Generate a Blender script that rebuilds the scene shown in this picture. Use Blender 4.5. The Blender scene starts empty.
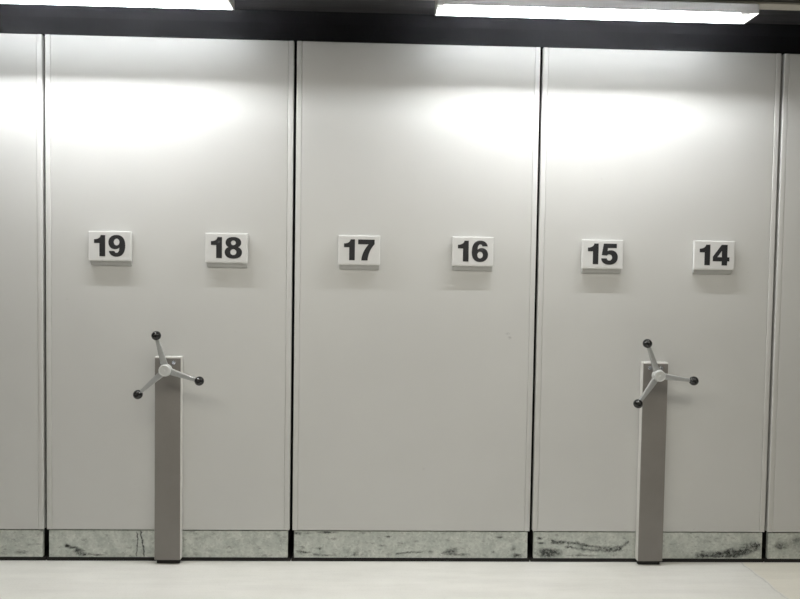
import bpy, bmesh, math, random
from mathutils import Vector, Matrix
from mathutils.geometry import tessellate_polygon

random.seed(7)
scene = bpy.context.scene
COL = scene.collection

# ------------------------------------------------------------------ dimensions (metres)
PITCH = 1.24            # one mobile shelving unit, gap included
TOP = 2.642             # top of the end panels
RAIL_Y = -0.310
LIP_Y, LIP_Z = -0.24, 2.691      # wall-side lower edge of the light troughs

# ------------------------------------------------------------------ node helpers
def srgb(r, g, b):
    f = lambda c: (c/255/12.92) if c/255 <= 0.04045 else ((c/255+0.055)/1.055)**2.4
    return (f(r), f(g), f(b), 1)

class NT:
    def __init__(self, name):
        self.m = bpy.data.materials.new(name)
        self.m.use_nodes = True
        self.t = self.m.node_tree
        self.b = self.t.nodes['Principled BSDF']
        self.out = self.t.nodes['Material Output']
    def n(self, kind, **kw):
        nd = self.t.nodes.new(kind)
        for k, v in kw.items():
            if k in nd.inputs: nd.inputs[k].default_value = v
            else: setattr(nd, k, v)
        return nd
    def l(self, a, b): self.t.links.new(a, b)
    def pos(self, scale=(1, 1, 1)):
        g = self.n('ShaderNodeNewGeometry')
        mp = self.n('ShaderNodeMapping'); mp.inputs['Scale'].default_value = scale
        self.l(g.outputs['Position'], mp.inputs['Vector'])
        return mp.outputs['Vector']
    def noise(self, vec, scale, detail=4, rough=0.55):
        nd = self.n('ShaderNodeTexNoise')
        nd.inputs['Scale'].default_value = scale
        nd.inputs['Detail'].default_value = detail
        nd.inputs['Roughness'].default_value = rough
        self.l(vec, nd.inputs['Vector'])
        return nd.outputs['Fac']
    def ramp(self, fac, stops):
        r = self.n('ShaderNodeValToRGB')
        e = r.color_ramp.elements
        e[0].position, e[0].color = stops[0]
        e[1].position, e[1].color = stops[1]
        for p, c in stops[2:]:
            x = e.new(p); x.color = c
        self.l(fac, r.inputs['Fac'])
        return r.outputs['Color']
    def mix(self, fac, a, b, blend='MIX'):
        m = self.n('ShaderNodeMix'); m.data_type = 'RGBA'; m.blend_type = blend
        for s, v in ((0, fac), (6, a), (7, b)):
            if hasattr(v, 'is_linked') or hasattr(v, 'links'): self.l(v, m.inputs[s])
            else: m.inputs[s].default_value = v
        return m.outputs[2]
    def math(self, op, a, b=0.0, c=0.0):
        m = self.n('ShaderNodeMath'); m.operation = op
        for s, v in ((0, a), (1, b), (2, c)):
            if hasattr(v, 'links'): self.l(v, m.inputs[s])
            else: m.inputs[s].default_value = v
        return m.outputs[0]
    def bump(self, h, strength, dist=0.002):
        b = self.n('ShaderNodeBump')
        b.inputs['Strength'].default_value = strength
        b.inputs['Distance'].default_value = dist
        self.l(h, b.inputs['Height'])
        self.l(b.outputs['Normal'], self.b.inputs['Normal'])
    def set(self, **kw):
        for k, v in kw.items():
            self.b.inputs[k.replace('_', ' ')].default_value = v

def grey(v): return (v, v, v, 1)

def simple(name, col, rough=0.5, metal=0.0, var=0.06, scale=30):
    m = NT(name)
    f = m.noise(m.pos(), scale)
    lo = tuple(c*(1-var) for c in col[:3])+(1,)
    hi = tuple(min(1, c*(1+var)) for c in col[:3])+(1,)
    m.l(m.ramp(f, [(0.3, lo), (0.7, hi)]), m.b.inputs['Base Color'])
    m.set(Roughness=rough, Metallic=metal)
    return m.m

# painted steel of the end panels: warm light grey, semi-matt, faint orange peel
def mat_panel(name, base, rough=0.42):
    m = NT(name)
    v = m.pos()
    big = m.noise(v, 1.3, 3)
    fine = m.noise(v, 240, 2)
    lo = tuple(c*0.965 for c in base[:3])+(1,)
    hi = tuple(min(1, c*1.03) for c in base[:3])+(1,)
    c = m.ramp(big, [(0.3, lo), (0.7, hi)])
    # sparse tiny scuffs
    sp = m.ramp(m.noise(v, 26, 2, 0.4), [(0.76, grey(1)), (0.84, grey(0.90))])
    m.l(m.mix(1.0, c, sp, 'MULTIPLY'), m.b.inputs['Base Color'])
    m.set(Roughness=rough)
    m.bump(fine, 0.04, 0.0006)
    return m.m

def mat_galvanised():
    m = NT('galvanised_steel')
    v = m.pos()
    vo = m.n('ShaderNodeTexVoronoi'); vo.inputs['Scale'].default_value = 95
    m.l(v, vo.inputs['Vector'])
    sp = m.ramp(vo.outputs['Color'], [(0.0, grey(0.80)), (1.0, grey(1.06))])
    cl = m.noise(v, 14, 6, 0.65)
    c = m.ramp(cl, [(0.32, (0.50, 0.54, 0.50, 1)), (0.55, (0.66, 0.69, 0.64, 1)), (0.75, (0.76, 0.78, 0.73, 1))])
    c = m.mix(1.0, c, sp, 'MULTIPLY')
    ms = m.pos((1, 1, 2.2))
    dk = m.ramp(m.noise(ms, 22, 7, 0.72), [(0.56, grey(1)), (0.70, grey(0.42))])
    c = m.mix(0.9, c, dk, 'MULTIPLY')
    m.l(c, m.b.inputs['Base Color'])
    m.set(Roughness=0.5, Metallic=0.0)
    m.bump(m.noise(v, 60, 4), 0.1, 0.001)
    return m.m

def mat_stain():
    m = NT('grime_stain')
    v = m.pos()
    a = m.n('ShaderNodeAttribute'); a.attribute_name = 'fade'
    n = m.noise(v, 75, 5, 0.7)
    k = m.math('MULTIPLY', a.outputs['Fac'], m.math('MULTIPLY_ADD', n, 3.2, -0.95))
    k.node.use_clamp = True
    m.l(m.ramp(n, [(0.3, (0.03, 0.034, 0.032, 1)), (0.7, (0.10, 0.11, 0.105, 1))]), m.b.inputs['Base Color'])
    m.l(k, m.b.inputs['Alpha'])
    m.set(Roughness=0.7)
    return m.m

def mat_floor():
    m = NT('sealed_concrete_floor')
    v = m.pos()
    vs = m.pos((0.35, 3.0, 1))
    a = m.noise(v, 2.2, 5, 0.6)
    b = m.noise(vs, 5.0, 4, 0.6)
    c = m.ramp(a, [(0.3, (0.84, 0.835, 0.79, 1)), (0.7, (0.92, 0.915, 0.88, 1))])
    c = m.mix(0.5, c, m.ramp(b, [(0.35, grey(0.90)), (0.65, grey(1.05))]), 'MULTIPLY')
    speck = m.ramp(m.noise(v, 120, 3, 0.6), [(0.30, grey(0.88)), (0.45, grey(1.0))])
    c = m.mix(0.6, c, speck, 'MULTIPLY')
    # the hairline crack running towards the room at the right, and the yellower slab beyond it
    g = m.n('ShaderNodeNewGeometry')
    s = m.n('ShaderNodeSeparateXYZ'); m.l(g.outputs['Position'], s.inputs[0])
    w = m.math('MULTIPLY_ADD', m.noise(v, 9, 4, 0.7), 0.05, -0.025)
    d = m.math('ADD', m.math('MULTIPLY_ADD', s.outputs['Y'], -0.0, -1.735), s.outputs['X'])
    d = m.math('ADD', d, w)
    ln = m.math('ABSOLUTE', d)
    crack = m.ramp(ln, [(0.0, grey(0.74)), (0.006, grey(1.0))])
    side = m.ramp(d, [(0.0, (1, 1, 1, 1)), (0.02, (1.0, 0.975, 0.92, 1))])
    c = m.mix(0.8, c, crack, 'MULTIPLY')
    c = m.mix(1.0, c, side, 'MULTIPLY')
    m.l(c, m.b.inputs['Base Color'])
    m.set(Roughness=0.38)
    m.bump(m.noise(v, 40, 4), 0.06, 0.002)
    return m.m

def mat_ceiling():
    m = NT('black_painted_ceiling')
    vs = m.pos((0.6, 6.0, 1))
    f = m.noise(vs, 4.0, 5, 0.65)
    m.l(m.ramp(f, [(0.3, (0.018, 0.018, 0.020, 1)), (0.7, (0.055, 0.054, 0.058, 1))]), m.b.inputs['Base Color'])
    m.set(Roughness=0.75)
    m.bump(f, 0.25, 0.004)
    return m.m

def mat_trough(name, TRANSLUCENCY, glow=0.0):
    # white translucent plastic: part diffuse, part lets the tube glow through
    m = NT(name)
    f = m.noise(m.pos(), 60, 2)
    c = m.ramp(f, [(0.3, grey(0.93)), (0.7, grey(0.96))])
    d = m.n('ShaderNodeBsdfDiffuse'); t = m.n('ShaderNodeBsdfTranslucent')
    m.l(c, d.inputs['Color']); m.l(c, t.inputs['Color'])
    mx = m.n('ShaderNodeMixShader'); mx.inputs[0].default_value = TRANSLUCENCY
    m.l(d.outputs[0], mx.inputs[1]); m.l(t.outputs[0], mx.inputs[2])
    last = mx.outputs[0]
    if glow:  # emission added to the wall-side strip to brighten the panel tops
        e = m.n('ShaderNodeEmission'); e.inputs['Strength'].default_value = glow
        e.inputs['Color'].default_value = (0.93, 0.97, 1.0, 1)
        ad = m.n('ShaderNodeAddShader'); m.l(last, ad.inputs[0]); m.l(e.outputs[0], ad.inputs[1]); last = ad.outputs[0]
    m.l(last, m.out.inputs['Surface'])
    return m.m

def mat_tube(strength):
    m = NT('fluorescent_tube_glass')
    f = m.noise(m.pos(), 5, 1)
    c = m.ramp(f, [(0.0, (0.965, 0.985, 1.0, 1)), (1.0, (0.975, 0.99, 1.0, 1))])
    e = m.n('ShaderNodeEmission'); e.inputs['Strength'].default_value = strength
    m.l(c, e.inputs['Color'])
    m.l(e.outputs[0], m.out.inputs['Surface'])
    return m.m

TRANSLUCENCY = 0.9
TUBE_Y = -0.2705
TUBE = 375.0
FILL = 40.0
AMBIENT = 0.08

M = dict(
    panel=mat_panel('grey_painted_steel', (0.663, 0.663, 0.648, 1)),
    trim=mat_panel('grey_painted_trim', (0.685, 0.685, 0.67, 1), 0.35),
    galv=mat_galvanised(), stain=mat_stain(), floor=mat_floor(), ceiling=mat_ceiling(),
    dark=simple('dark_carcass_steel', (0.035, 0.034, 0.032), 0.8),
    rubber=simple('black_rubber', (0.012, 0.011, 0.010), 0.75),
    taupe=simple('taupe_grey_cover', (0.24, 0.225, 0.208), 0.45, var=0.04, scale=8),
    rim=simple('light_grey_column', (0.74, 0.73, 0.70), 0.35, var=0.02),
    cast=simple('silver_grey_cast_metal', (0.47, 0.48, 0.48), 0.3, 0.35, var=0.05, scale=60),
    hub=simple('pale_grey_hub_casting', (0.66, 0.67, 0.66), 0.4, 0.1, var=0.03),
    black=simple('glossy_black_plastic', (0.012, 0.012, 0.012), 0.06),
    chrome=simple('bright_steel', (0.72, 0.75, 0.80), 0.2, 0.9),
    white=simple('white_acrylic', (0.80, 0.80, 0.79), 0.28, var=0.02),
    face=simple('white_sign_sheet', (0.74, 0.74, 0.73), 0.4, var=0.02),
    holder=simple('grey_white_holder', (0.50, 0.50, 0.485), 0.4, var=0.02),
    ink=simple('black_lettering', (0.018, 0.018, 0.02), 0.55),
    gapfill=simple('added_dark_downstand', (0.0105, 0.0105, 0.0118), 0.9, var=0.25, scale=6),
    gapfill_shade=simple('added_downstand_shade', (0.0065, 0.0066, 0.0074), 0.9, var=0.3, scale=5),
    wall=simple('grey_concrete_wall', (0.10, 0.10, 0.10), 0.9),
    railbeige=simple('beige_painted_rail', (0.50, 0.47, 0.41), 0.5),
    railgrey=simple('brown_grey_rail', (0.20, 0.185, 0.17), 0.6),
    trough=mat_trough('translucent_plastic_added_glow', TRANSLUCENCY, 8.5), backmetal=mat_trough('white_enamel_reflector', 0.01), tube=mat_tube(TUBE),
)

# ------------------------------------------------------------------ mesh helpers
def obj(name, bm, mats, parent=None, loc=(0, 0, 0), smooth=False):
    me = bpy.data.meshes.new(name)
    bmesh.ops.recalc_face_normals(bm, faces=bm.faces)
    bm.to_mesh(me); bm.free()
    for k in (mats if isinstance(mats, (list, tuple)) else [mats]):
        me.materials.append(M[k])
    if smooth:
        for p in me.polygons: p.use_smooth = True
        try: me.set_sharp_from_angle(angle=math.radians(35))
        except Exception: pass
    o = bpy.data.objects.new(name, me)
    COL.objects.link(o)
    if parent is not None: o.parent = parent
    o.location = loc
    return o

def empty(name, loc):
    o = bpy.data.objects.new(name, None)
    o.empty_display_size = 0.1
    COL.objects.link(o); o.location = loc
    return o

def tag(o, label, cat, group=None):
    o['label'] = label; o['category'] = cat
    if group: o['group'] = group
    return o

def struct(o):
    o['kind'] = 'structure'
    return o

def add_box(bm, x0, x1, y0, y1, z0, z1, bevel=0.0, seg=2, mi=0):
    r = bmesh.ops.create_cube(bm, size=1.0)
    vs = r['verts']
    for v in vs:
        v.co = Vector((x0 if v.co.x < 0 else x1, y0 if v.co.y < 0 else y1, z0 if v.co.z < 0 else z1))
    fs = {f for v in vs for f in v.link_faces}
    for f in fs: f.material_index = mi
    if bevel > 0:
        es = list({e for v in vs for e in v.link_edges})
        bmesh.ops.bevel(bm, geom=es, offset=bevel, segments=seg, affect='EDGES', profile=0.5, material=-1)

def box(*a, **k):
    bm = bmesh.new(); add_box(bm, *a, **k); return bm

def add_lathe(bm, prof, cx=0, cz=0, n=40):
    """revolve (radius, y) pairs around an axis along y through (cx, cz)"""
    rings = []
    for r, y in prof:
        if r < 1e-6:
            rings.append([bm.verts.new((cx, y, cz))])
        else:
            rings.append([bm.verts.new((cx+r*math.cos(2*math.pi*i/n), y, cz+r*math.sin(2*math.pi*i/n))) for i in range(n)])
    for a, b in zip(rings, rings[1:]):
        for i in range(n):
            j = (i+1) % n
            if len(a) == 1 and len(b) == 1: break
            if len(a) == 1: bm.faces.new((a[0], b[i], b[j]))
            elif len(b) == 1: bm.faces.new((a[i], a[j], b[0]))
            else: bm.faces.new((a[i], a[j], b[j], b[i]))

# ------------------------------------------------------------------ numerals (heavy grotesque figures, 100 units tall)
def path(cmds, steps=10):
    pts = []
    for c in cmds:
        if len(c) == 2: pts.append(c)
        else:
            p0 = pts[-1]; x1, y1, x2, y2, x3, y3 = c
            for i in range(1, steps+1):
                t = i/steps; u = 1-t
                pts.append((u**3*p0[0]+3*u*u*t*x1+3*u*t*t*x2+t**3*x3,
                            u**3*p0[1]+3*u*u*t*y1+3*u*t*t*y2+t**3*y3))
    if (pts[0][0]-pts[-1][0])**2+(pts[0][1]-pts[-1][1])**2 < 1e-6: pts.pop()
    return pts

def ell(cx, cy, rx, ry, n=28):
    return [(cx+rx*math.cos(2*math.pi*i/n), cy+ry*math.sin(2*math.pi*i/n)) for i in range(n)]

SIX = [path([(79, 74), (76, 92, 62, 101.5, 43, 101.5), (14, 101.5, 2, 78, 2, 48), (2, 14, 18, -1.5, 42, -1.5),
             (66, -1.5, 81, 13, 81, 33), (81, 53, 68, 66, 50, 66), (41, 66, 34, 62.5, 29.5, 57),
             (30, 74, 35, 83, 43, 83), (49, 83, 51.5, 79.5, 52.5, 74)]), ell(42.5, 32, 13.5, 16)]
FIG = {
    '1': ([path([(54, 0), (54, 100), (33, 100), (31, 88, 22, 80.5, 2, 80), (2, 62), (27, 62), (27, 0)])], 56),
    '4': ([path([(45, 0), (72, 0), (72, 20), (83, 20), (83, 40), (72, 40), (72, 100), (43, 100), (1, 42), (1, 20), (45, 20)]),
           [(45, 40), (23, 40), (45, 71)]], 84),
    '5': ([path([(12, 100), (76, 100), (76, 79), (33, 79), (31, 64), (36, 67, 42, 68.5, 49, 68.5), (68, 68.5, 82, 54, 82, 35),
                 (82, 12, 65, -1.5, 40, -1.5), (17, -1.5, 2, 10, 1, 29), (28, 29), (29.5, 22, 34, 18.5, 40, 18.5),
                 (48, 18.5, 54, 24, 54, 33), (54, 42, 48, 48.5, 40, 48.5), (34.5, 48.5, 31, 46.5, 28.5, 42.5), (3, 44.5)])], 83),
    '6': (SIX, 83),
    '7': ([path([(2, 100), (81, 100), (81, 78), (62, 58, 50, 30, 48, 0), (18, 0), (20, 30, 34, 56, 52, 77), (2, 77)])], 82),
    '8': ([path([(41, 101.5), (64, 101.5, 78, 91, 78, 75), (78, 64, 72, 56.5, 64, 53), (75, 49, 82, 41, 82, 29),
                 (82, 10, 66, -1.5, 41, -1.5), (16, -1.5, 0, 10, 0, 29), (0, 41, 7, 49, 18, 53), (10, 56.5, 4, 64, 4, 75),
                 (4, 91, 18, 101.5, 41, 101.5)]), ell(41, 73.5, 11.5, 11), ell(41, 29.5, 14.5, 14)], 82),
    '9': ([[(83-x, 100-y) for x, y in lp] for lp in SIX], 83),
}

def numeral_bm(ch, x0, h, y_face, zc):
    loops, w = FIG[ch]
    s = h/100
    P = [[Vector((x0+x*s, zc-h/2+y*s, 0)) for x, y in lp] for lp in loops]
    tris = tessellate_polygon(P)
    flat = [p for lp in P for p in lp]
    bm = bmesh.new()
    t = 0.0008
    front = [bm.verts.new((p.x, y_face-t, p.y)) for p in flat]
    back = [bm.verts.new((p.x, y_face, p.y)) for p in flat]
    for a, b, c in tris:
        try: bm.faces.new((front[a], front[b], front[c]))
        except ValueError: pass
    k = 0
    for lp in P:
        n = len(lp)
        for i in range(n):
            j = (i+1) % n
            bm.faces.new((front[k+i], front[k+j], back[k+j], back[k+i]))
        k += n
    return bm

def number_sign(text, x, z, label):
    t = tag(empty('number_sign', (x, 0, z-0.074)), label, 'sign', 'numbered plates on the shelving end panels')
    W2, H2, D = 0.1055, 0.074, 0.026
    bm = bmesh.new()          # front block, then a holder whose underside slopes back to the panel
    add_box(bm, -W2, W2, -D, -0.012, 0, 2*H2, bevel=0.003)
    obj('plate', bm, 'white', t)
    bm = bmesh.new()
    prof = [(-D+0.003, 0.004), (-D+0.003, 2*H2-0.004), (-0.0005, 2*H2-0.004), (-0.0005, -0.021), (-0.006, -0.021)]
    i0 = W2-0.006
    A = [bm.verts.new((-i0, y, zz)) for y, zz in prof]; B = [bm.verts.new((i0, y, zz)) for y, zz in prof]
    bm.faces.new(A); bm.faces.new(B)
    for i in range(5): bm.faces.new((A[i], A[(i+1) % 5], B[(i+1) % 5], B[i]))
    obj('holder', bm, 'holder', t)
    obj('face_sheet', box(-W2+0.006, W2-0.006, -D-0.0006, -D+0.001, 0.006, 2*H2-0.006), 'face', t)
    h = 0.105
    gap = 0.11*h
    ws = [FIG[c][1]*h/100 for c in text]
    x0 = -(sum(ws)+gap)/2
    for c, w in zip(text, ws):
        obj('numeral', numeral_bm(c, x0, h, -D-0.0006, H2+0.002), 'ink', t)
        x0 += w+gap
    return t

# ------------------------------------------------------------------ stains on the kick plates
def add_blob(bm, lay, x, z, rx, rz, y, a=1.0, n=18, rot=0.0, mi=1):
    c = bm.verts.new((x, y, z)); c[lay] = a
    ring = []
    for i in range(n):
        t = 2*math.pi*i/n; k = random.uniform(0.75, 1.2)
        px, pz = rx*k*math.cos(t), rz*k*math.sin(t)
        v = bm.verts.new((x+px*math.cos(rot)-pz*math.sin(rot), y, z+px*math.sin(rot)+pz*math.cos(rot))); v[lay] = 0.0
        ring.append(v)
    for i in range(n):
        bm.faces.new((c, ring[i], ring[(i+1) % n])).material_index = mi

def add_streak(bm, lay, pts, w, y, a=1.0, mi=1):
    pts = [Vector(p) for p in pts]
    # densify with a little wander
    dense = []
    for p, q in zip(pts, pts[1:]):
        n = max(2, int((q-p).length/0.008))
        for i in range(n): dense.append(p.lerp(q, i/n)+Vector((random.gauss(0, w*0.3), random.gauss(0, w*0.2))))
    dense.append(pts[-1])
    rows = []
    for i, p in enumerate(dense):
        d = (dense[min(i+1, len(dense)-1)]-dense[max(i-1, 0)]).normalized()
        nrm = Vector((-d.y, d.x))
        ww = w*random.uniform(0.6, 1.3)
        e = a*(0.2 if i in (0, len(dense)-1) else random.uniform(0.6, 1))
        r = []
        for s, k in ((-1, 0.0), (0, e), (1, 0.0)):
            q = p+nrm*ww*s
            v = bm.verts.new((q.x, y, q.y)); v[lay] = k; r.append(v)
        rows.append(r)
    for a_, b_ in zip(rows, rows[1:]):
        for s in (0, 1):
            bm.faces.new((a_[s], b_[s], b_[s+1], a_[s+1])).material_index = mi

KICK_Z0, KICK_Z1, KICK_Y = 0.020, 0.158, 0.004
HALF_K = 0.604
def kick_plate(parent, stains):
    bm = bmesh.new()
    lay = bm.verts.layers.float.new('fade')
    add_box(bm, -HALF_K, HALF_K, KICK_Y, KICK_Y+0.02, KICK_Z0, KICK_Z1, bevel=0.002)
    for s in stains:
        y = KICK_Y-0.0004-0.00003*random.random()
        if s[0] == 'b': add_blob(bm, lay, *s[1:5], y, *s[5:])
        else: add_streak(bm, lay, s[1], s[2], y, *s[3:])
    return obj('kick_plate', bm, ['galv', 'stain'], parent)

# ------------------------------------------------------------------ handwheel
def handwheel(parent, x, z, angles):
    bm = bmesh.new()
    # axle, spoke boss, raised hub with a dished cap
    add_lathe(bm, [(0.0, -0.038), (0.014, -0.038), (0.014, -0.072), (0.027, -0.074), (0.031, -0.078), (0.031, -0.090),
                   (0.029, -0.094), (0.028, -0.096), (0.028, -0.108), (0.026, -0.1105), (0.0235, -0.111), (0.0225, -0.1095),
                   (0.005, -0.1095), (0.0045, -0.1115), (0.0, -0.1115)], 0, 0)
    hw = obj('handwheel', bm, 'hub', parent, (x, 0, z), smooth=True)
    hw['label'] = 'silver grey three-spoked handwheel with black ball knobs'
    for a in angles:
        t = math.radians(a)
        u = Vector((math.cos(t), 0, math.sin(t))); n = Vector((-math.sin(t), 0, math.cos(t))); f = Vector((0, -1, 0))
        bm = bmesh.new()
        K = 14; N = 7
        rings = []
        for i in range(N+1):
            s = i/N
            r = 0.020+s*(0.160-0.020)
            y = 0.082+0.018*(s**0.8)
            hw2 = 0.0165-0.0085*s; th = 0.0095-0.0025*s
            ring = []
            for k in range(K):
                q = 2*math.pi*k/K
                cx = math.copysign(abs(math.cos(q))**0.4, math.cos(q)); cy = math.copysign(abs(math.sin(q))**0.4, math.sin(q))
                ring.append(bm.verts.new(u*r+f*y+n*(hw2*cx)+f*(th*cy)))
            rings.append(ring)
        for A, B in zip(rings, rings[1:]):
            for k in range(K): bm.faces.new((A[k], A[(k+1) % K], B[(k+1) % K], B[k]))
        bm.faces.new(rings[0]); bm.faces.new(rings[-1])
        obj('spoke', bm, 'cast', hw, smooth=True)
        # ball knob with a flattened front carrying a small insert ring
        bm = bmesh.new()
        R = 0.0230
        c = u*0.176+f*0.100
        prof = [(0.0, R)]
        for i in range(1, 15):
            q = math.pi*i/16
            prof.append((R*math.sin(q), R*math.cos(q)))
        prof += [(0.0085, -R*0.93), (0.0075, -R*0.90), (0.0, -R*0.90)]
        add_lathe(bm, [(r, y+c.y) for r, y in prof], c.x, c.z, 28)
        obj('knob', bm, 'black', hw, smooth=True)['label'] = 'glossy black ball knob'
    return hw

# ------------------------------------------------------------------ mobile shelving units
def shelving_unit(i, label, stains, angles=None, wheel_dx=0.0):
    cx = i*PITCH
    t = tag(empty('mobile_shelving_unit', (cx, 0, 0)), label, 'shelving unit', 'mobile shelving units in a row')
    hp = PITCH/2-0.0075
    Z0 = 0.164
    # the closed body behind the end panel and its undercarriage on the floor
    obj('shelf_body', box(-0.596, 0.596, 0.030, 1.25, 0.055, TOP-0.05), 'dark', t)
    bm = bmesh.new()
    add_box(bm, -0.617, 0.617, 0.008, 1.22, 0.0, 0.0185)  # black skirt set wide and forward so the gap at the floor stays dark
    add_box(bm, -0.56, 0.56, 0.030, 1.20, 0.0185, 0.055)
    obj('undercarriage', bm, 'rubber', t)
    bm = bmesh.new()
    add_box(bm, -hp+0.004, hp-0.004, 0.004, 0.030, Z0+0.002, TOP-0.002)               # folded back tray
    add_box(bm, -hp+0.0262, hp-0.0262, 0.0, 0.012, Z0, TOP, bevel=0.0035, seg=3)       # flat front sheet
    mats = ['panel', 'stain']
    lay = bm.verts.layers.float.new('fade')
    if i == 0:   # small dent mark low on the middle panel
        add_blob(bm, lay, 0.487, 1.168, 0.011, 0.012, -0.0004, 0.5)
        add_blob(bm, lay, 0.476, 1.19, 0.018, 0.010, -0.0004, 0.22)
    obj('end_panel', bm, mats, t)
    for s in (-1, 1):
        a, b = sorted((s*(hp-0.0260), s*hp))
        bm = bmesh.new()
        add_box(bm, a, b, -0.0015, 0.028, Z0, TOP, bevel=0.003, seg=3)
        obj('edge_trim', bm, 'trim', t, smooth=True)
    kick_plate(t, stains)
    if angles:
        dc = bmesh.new()
        w = 0.0658
        add_box(dc, -w, w, -0.036, -0.0022, 0.024, 1.0555, bevel=0.0035, seg=3)
        col = obj('drive_column', dc, 'rim', t, (wheel_dx-0.005 if wheel_dx > 0 else wheel_dx+0.006, 0, 0))
        obj('cover', box(-0.0635, 0.0635, -0.0395, -0.034, 0.025, 1.0480, bevel=0.0015), 'taupe', col)['label'] = 'dark taupe front cover of the column'
        obj('foot', box(-0.058, 0.058, -0.024, -0.006, 0.0, 0.025, bevel=0.004), 'rubber', col)['label'] = 'black rubber foot'
        for s in (-1, 1):
            bm = bmesh.new()
            add_lathe(bm, [(0.0, -0.036), (0.0095, -0.036), (0.0095, -0.0425), (0.008, -0.044), (0.003, -0.0442), (0.0, -0.0435)], s*0.030, 1.0265, 20)
            obj('screw', bm, 'chrome', col, smooth=True)
        handwheel(t, wheel_dx, 0.995, angles)
    return t

def rnd_stains(seed, n, zlo=0.03, zhi=0.15, a=0.7):
    random.seed(seed)
    return [('b', random.uniform(-0.58, 0.58), random.uniform(zlo, zhi), random.uniform(0.008, 0.03), random.uniform(0.004, 0.012), random.uniform(0.3, a)) for _ in range(n)]

S = {}
S[-2] = rnd_stains(3, 14)+[('s', [(0.35, 0.155), (0.352, 0.03)], 0.004, 0.7), ('b', 0.50, 0.045, 0.05, 0.012, 0.7)]
X = 1.24
S[-1] = rnd_stains(5, 10, a=0.4)+[
    ('b', -1.755+X, 0.080, 0.020, 0.012, 1.2), ('s', [(-1.765+X, 0.082), (-1.735+X, 0.070), (-1.70+X, 0.068)], 0.010, 1.2),
    ('b', -1.70+X, 0.055, 0.035, 0.018, 1.1), ('b', -1.67+X, 0.036, 0.06, 0.012, 1.1), ('b', -1.60+X, 0.032, 0.06, 0.007, 0.8),
    ('s', [(-1.402+X, 0.157), (-1.398+X, 0.10), (-1.404+X, 0.022)], 0.0045, 1.4),
    ('s', [(-1.382+X, 0.157), (-1.376+X, 0.11), (-1.366+X, 0.06), (-1.368+X, 0.022)], 0.006, 1.4)]
S[0] = rnd_stains(11, 22, a=0.7)+[
    ('b', -0.585, 0.146, 0.028, 0.012, 1.2), ('b', -0.43, 0.152, 0.07, 0.008, 1.2), ('b', -0.40, 0.120, 0.02, 0.012, 0.8),
    ('b', -0.55, 0.048, 0.05, 0.010, 1.0), ('b', -0.46, 0.034, 0.07, 0.009, 1.0), ('b', -0.28, 0.05, 0.02, 0.03, 0.5),
    ('s', [(-0.08, 0.042), (0.0, 0.052), (0.06, 0.048)], 0.006, 0.9), ('b', 0.20, 0.055, 0.06, 0.022, 1.0, 18, 0.25),
    ('b', 0.24, 0.038, 0.08, 0.010, 1.0), ('b', 0.46, 0.130, 0.03, 0.008, 0.9), ('b', 0.55, 0.034, 0.05, 0.014, 1.1), ('b', 0.53, 0.07, 0.02, 0.02, 0.6)]
S[1] = rnd_stains(17, 12, a=0.5)+[
    ('b', -0.575, 0.125, 0.022, 0.010, 1.3), ('b', -0.565, 0.100, 0.024, 0.008, 1.3), ('b', -0.49, 0.100, 0.05, 0.014, 1.0),
    ('s', [(-0.52, 0.112), (-0.42, 0.104), (-0.34, 0.090), (-0.28, 0.082), (-0.20, 0.072), (-0.13, 0.085), (-0.105, 0.115)], 0.012, 1.1),
    ('s', [(-0.44, 0.085), (-0.33, 0.068), (-0.22, 0.060), (-0.14, 0.066)], 0.010, 1.0),
    ('b', -0.53, 0.050, 0.085, 0.030, 1.6), ('b', -0.35, 0.036, 0.10, 0.008, 0.8),
    ('s', [(0.24, 0.034), (0.36, 0.042), (0.46, 0.060), (0.56, 0.090), (0.60, 0.105)], 0.022, 1.0),
    ('b', 0.50, 0.050, 0.10, 0.022, 1.2, 18, 0.25), ('b', 0.57, 0.085, 0.03, 0.02, 1.1, 18, 0.5), ('b', 0.40, 0.033, 0.12, 0.010, 1.1)]
S[2] = rnd_stains(23, 34, a=0.9)+[('b', -0.54, 0.09, 0.05, 0.03, 0.9), ('b', -0.45, 0.11, 0.08, 0.04, 0.5), ('b', -0.35, 0.06, 0.12, 0.04, 0.5)]

random.seed(2)
shelving_unit(-2, 'tall grey shelving unit at the left edge, next to the unit numbered 19 and 18', S[-2])
shelving_unit(-1, 'tall grey mobile shelving unit behind plates 19 and 18, with column and handwheel', S[-1], (-16.5, 103.5, 222.7), 0.010)
shelving_unit(0, 'middle grey mobile shelving unit behind plates 17 and 16, without a handwheel', S[0])
shelving_unit(1, 'tall grey mobile shelving unit behind plates 15 and 14, with column and handwheel', S[1], (112.2, -7.3, 233.2), -0.013)
shelving_unit(2, 'tall grey shelving unit at the right edge, beyond the plate numbered 14', S[2])

for txt, x in (('19', -1.526), ('18', -0.951), ('17', -0.288), ('16', 0.286), ('15', 0.948), ('14', 1.524)):
    number_sign(txt, x, {'16': 1.605, '14': 1.606}.get(txt, 1.602), 'white rectangular plate with bold black number %s on the grey panel' % txt)

# ------------------------------------------------------------------ lights on their rail
def trough_bms(x0, x1):
    """sheet metal back and room side, and the translucent wall-side strip, of an open-bottomed light at LIP_Y"""
    yF, yN, z0, z1 = LIP_Y, LIP_Y-0.117, LIP_Z, LIP_Z+0.052
    out = []
    for prof in ([(yF, z1-0.010), (yF-0.016, z1), (yN+0.016, z1), (yN, z1-0.010), (yN, z0)], [(yF, z0), (yF, z1-0.010)]):
        bm = bmesh.new()
        A = [bm.verts.new((x0, y, z)) for y, z in prof]; B = [bm.verts.new((x1, y, z)) for y, z in prof]
        for i in range(len(prof)-1): bm.faces.new((A[i], A[i+1], B[i+1], B[i]))
        out.append(bm)
    return out

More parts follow.
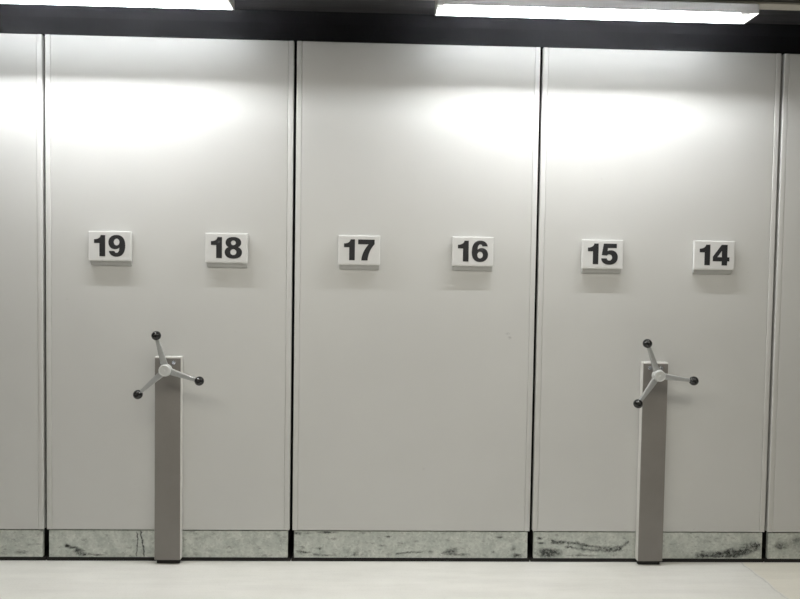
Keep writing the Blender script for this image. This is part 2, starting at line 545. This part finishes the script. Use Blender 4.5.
def end_cap_bm(x, s):
    yF, yN, z0, z1 = LIP_Y+0.001, LIP_Y-0.118, LIP_Z-0.001, LIP_Z+0.053
    prof = [(yF, z0), (yF, z1-0.012), (yF-0.020, z1), (yN+0.020, z1), (yN, z1-0.012), (yN, z0)]
    bm = bmesh.new()
    A = [bm.verts.new((x, y, z)) for y, z in prof]; B = [bm.verts.new((x+s*0.006, y, z)) for y, z in prof]
    bm.faces.new(A); bm.faces.new(B)
    for i in range(len(prof)): bm.faces.new((A[i], A[(i+1) % 6], B[(i+1) % 6], B[i]))
    return bm

def ceiling_light(x0, x1, label):
    t = tag(empty('ceiling_light', ((x0+x1)/2, RAIL_Y, LIP_Z)), label, 'light', 'fluorescent ceiling lights')
    inv = Matrix.Translation((-(x0+x1)/2, -RAIL_Y, -LIP_Z))
    def put(name, bm, mat, smooth=False):
        bm.transform(inv)
        return obj(name, bm, mat, t, smooth=smooth)
    back, side = trough_bms(x0, x1)
    put('housing', back, 'backmetal'); put('diffuser', side, 'trough')
    put('end_cap', end_cap_bm(x0, -1), 'white'); put('end_cap', end_cap_bm(x1, 1), 'white')
    bm = bmesh.new()
    r = bmesh.ops.create_cone(bm, segments=20, radius1=0.006, radius2=0.006, depth=(x1-x0)-0.03, cap_ends=True)
    bm.transform(Matrix.Translation(((x0+x1)/2, TUBE_Y, LIP_Z+0.040)) @ Matrix.Rotation(math.pi/2, 4, 'Y'))
    put('tube', bm, 'tube', smooth=True)
    for xe, s in ((x0, 1), (x1, -1)):
        put('lamp_holder', box(min(xe, xe+s*0.036), max(xe, xe+s*0.036), TUBE_Y-0.012, TUBE_Y+0.012, LIP_Z+0.020, LIP_Z+0.051, bevel=0.003), 'white')
    return t

ceiling_light(-2.339, -0.876, 'lit white fluorescent light at the top left, cut by the edge of the picture')
ceiling_light(0.062, 1.516, 'lit long white fluorescent light above plates 16 and 15, at the top right')

rail = tag(empty('lighting_rail', (0, RAIL_Y, 2.7425)), 'beige and brown grey rail under the dark ceiling, carrying the two lights', 'rail')
bm = bmesh.new()
add_box(bm, -3.4, 3.4, -0.032, 0.032, 0.0, 0.010, bevel=0.0015)
obj('rail_base', bm, 'railbeige', rail)
bm = bmesh.new()
add_box(bm, -3.4, 3.4, -0.022, 0.022, 0.010, 0.0575)
add_box(bm, -3.4, 3.4, -0.030, -0.022, 0.016, 0.052, bevel=0.001)
obj('rail_body', bm, 'railgrey', rail)

# ------------------------------------------------------------------ room
struct(obj('floor', box(-6, 6, -8, 2.0, -0.10, 0.0), 'floor'))
struct(obj('ceiling', box(-6, 6, -8, 2.0, 2.80, 2.95), 'ceiling'))
bm = bmesh.new()        # downstand added over the dim gap above the shelving, lower half's shade coloured in
add_box(bm, -6, 6, 0.0282, 0.30, 2.652, 2.738, mi=1)
add_box(bm, -6, 6, 0.028, 0.30, 2.738, 2.80)
struct(obj('trim_1', bm, ['gapfill', 'gapfill_shade']))
struct(obj('wall_back', box(-6, 6, 1.6, 1.75, 0.0, 2.80), 'wall'))

# other rows of ceiling lamps further into the room
for y, e in ((-1.45, 1.0), (-5.2, 0.8)):
    L = bpy.data.lights.new('room_lamp', 'AREA'); L.shape = 'RECTANGLE'; L.size = 5.0; L.size_y = 0.35
    L.energy = FILL*e; L.color = (1.0, 0.955, 0.84)
    o = bpy.data.objects.new('room_lamp', L); COL.objects.link(o); o.location = (0, y, 2.72)

w = bpy.data.worlds.new('room_ambience'); scene.world = w; w.use_nodes = True
bg = w.node_tree.nodes['Background']
bg.inputs[0].default_value = (1.0, 0.975, 0.93, 1); bg.inputs[1].default_value = AMBIENT

# ------------------------------------------------------------------ camera
cam = bpy.data.cameras.new('camera'); co = bpy.data.objects.new('camera', cam); COL.objects.link(co)
cam.sensor_fit = 'HORIZONTAL'; cam.sensor_width = 36.0; cam.lens = 650/800*36.0
cam.clip_start = 0.05
co.location = (-0.17622, -3.30438, 1.47370)
co.rotation_euler = (1.535407, -0.015469, -0.029121)
scene.camera = co
scene.view_settings.view_transform = 'Standard'
scene.view_settings.look = 'None'
scene.view_settings.exposure = 0.0
for k in ('gapfill', 'gapfill_shade'):
    M[k].node_tree.nodes['Principled BSDF'].inputs['Specular IOR Level'].default_value = 0.12
